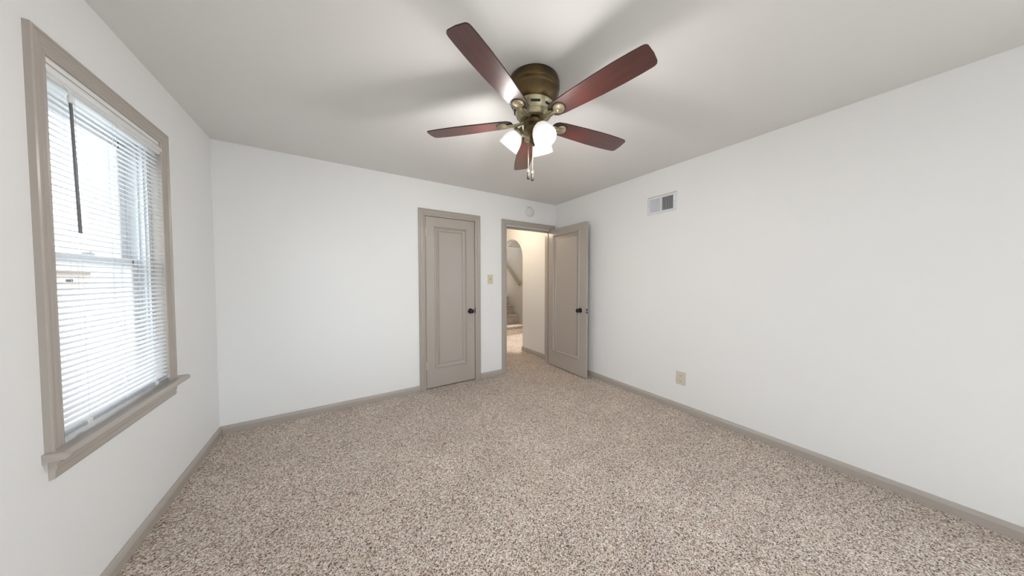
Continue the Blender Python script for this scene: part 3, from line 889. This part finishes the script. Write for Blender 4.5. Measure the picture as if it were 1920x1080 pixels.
# ------------------------------------------------------------------ outside the window
M_ground = mat('pale_concrete', (0.2, 0.2, 0.2), 0.9)
add_mottle(M_ground, (0.17, 0.175, 0.165), (0.25, 0.25, 0.245), 0.15, 4)
S(MB().box(-260, 80, -80, 300, -0.8, -0.7).build('ground', M_ground), 'pale wintry ground outside the window', 'ground')
pp = empty('porch_post', (-0.80, 0.60, -0.70))
tag(pp, 'white square porch post outside the window', 'post')
ip = Matrix.Translation((0.80, -0.60, 0.70))
MB().bbox(-0.86, -0.74, 0.54, 0.66, -0.62, 2.60, 0.006).build('shaft', M_vinyl, pp, ip)
MB().bbox(-0.88, -0.72, 0.52, 0.68, -0.70, -0.60, 0.006).build('base', M_vinyl, pp, ip)
MB().bbox(-0.88, -0.72, 0.52, 0.68, 2.58, 2.70, 0.006).build('capital', M_vinyl, pp, ip)
pf = empty('sky_blocking_roof', (-0.18, 0.0, 2.71))  # roof added out of view to keep sky light off the slats
tag(pf, 'unseen white porch roof added to block sky light above the window', 'porch roof')
ipf = Matrix.Translation((0.18, 0.0, -2.71))
MB().box(-1.05, -0.185, -3.4, 1.4, 2.80, 2.90).build('roof_deck', M_shell, pf, ipf)
MB().box(-1.08, -1.05, -3.4, 1.4, 2.72, 2.92).build('fascia', M_vinyl, pf, ipf)
MB().box(-1.05, -0.185, -3.4, 1.4, 2.705, 2.72).build('soffit', M_vinyl, pf, ipf)
hs_ = empty('neighbour_house', (-62.5, 137.5, -0.7), (0, 0, math.radians(24.8)))
tag(hs_, 'small tan gabled house far across the lot seen through the blind', 'house')
M_hw = mat('tan_siding', (0.25, 0.20, 0.17), 0.8)
M_hr = mat('brown_shingle', (0.19, 0.13, 0.10), 0.85)
MB().box(-6.6, 6.6, -3, 3, 0, 4.4).build('wall', M_hw, hs_)
b = MB()
b.add([Vector(v) for v in ((-7.1, -3.5, 4.3), (7.1, -3.5, 4.3), (7.1, 3.5, 4.3), (-7.1, 3.5, 4.3), (-7.1, 0, 6.8), (7.1, 0, 6.8))], [(0, 1, 5, 4), (2, 3, 4, 5), (0, 4, 3), (1, 2, 5), (0, 3, 2, 1)])
b.build('roof', M_hr, hs_)
for x in (-4.4, 4.2):
    f = MB().box(x - 0.7, x + 0.7, -3.06, -2.98, 1.0, 2.4).build('window_trim', M_vinyl, hs_)
    MB().box(x - 0.6, x + 0.6, -3.08, -3.05, 1.1, 2.3).build('pane', M_slot, f)
MB().box(0.6, 1.7, -3.07, -2.98, 0.0, 2.2).build('front_door', M_vinyl, hs_)
M_bark = mat('grey_bark', (0.13, 0.11, 0.10), 0.9)
def bare_tree(loc, h, seed, label):
    rnd = random.Random(seed)
    b = MB()
    def br_(p, d, L, r, lv):
        q = p + d * L
        b.tube([p, p + d * L * 0.5 + Vector((rnd.uniform(-.03, .03) * L, rnd.uniform(-.03, .03) * L, 0)), q], [r, r * 0.8, r * 0.6], 5, caps=False)
        if lv == 0: return
        for _ in range(3 if lv > 1 else 4):
            nd = (d + Vector((rnd.uniform(-.8, .8), rnd.uniform(-.8, .8), rnd.uniform(-.1, .5)))).normalized()
            br_(p + d * L * rnd.uniform(0.6, 1.0), nd, L * rnd.uniform(0.6, 0.8), r * 0.55, lv - 1)
    br_(Vector((0, 0, 0)), Vector((0, 0, 1)), h * 0.3, h * 0.028, 5)
    o = b.build('bare_tree', M_bark)
    o.location = loc
    tag(o, label, 'tree', 'bare trees behind the far house')
bare_tree((-72, 135, -0.7), 14.0, 3, 'bare grey tree left of the tan house')
bare_tree((-70, 145, -0.7), 15.0, 5, 'bare grey tree behind the middle of the tan house')
bare_tree((-64, 150, -0.7), 13.5, 9, 'bare grey tree behind the right end of the tan house')
for (px_, py_, lab) in ((-15.3, -22, 'wooden utility pole out to the left of the window'), (-15.3, 60, 'wooden utility pole far down the street')):
    po = empty('utility_pole', (px_, py_, -0.7)); tag(po, lab, 'pole', 'utility poles along the street')
    MB().tube([(0, 0, 0), (0, 0, 9.3)], 0.13, 10).build('pole', M_bark, po)
    MB().box(-0.9, 0.9, -0.06, 0.06, 8.55, 8.7).build('crossarm', M_bark, po)
for (ox, dz, lab) in ((-0.6, 0.0, 'upper thin black power line crossing the sky'), (0.5, -0.35, 'lower thin black power line crossing the sky')):
    pts = []
    for i in range(25):
        t_ = i / 24; pts.append((-15.3 + ox, -22 + 82 * t_, 8.35 + dz - 0.9 * 4 * t_ * (1 - t_) + (0.35 if ox > 0 else 0)))
    c = MB().tube(pts, 0.016, 5).build('power_line', M_slot)
    tag(c, lab, 'power line', 'power lines crossing the sky')
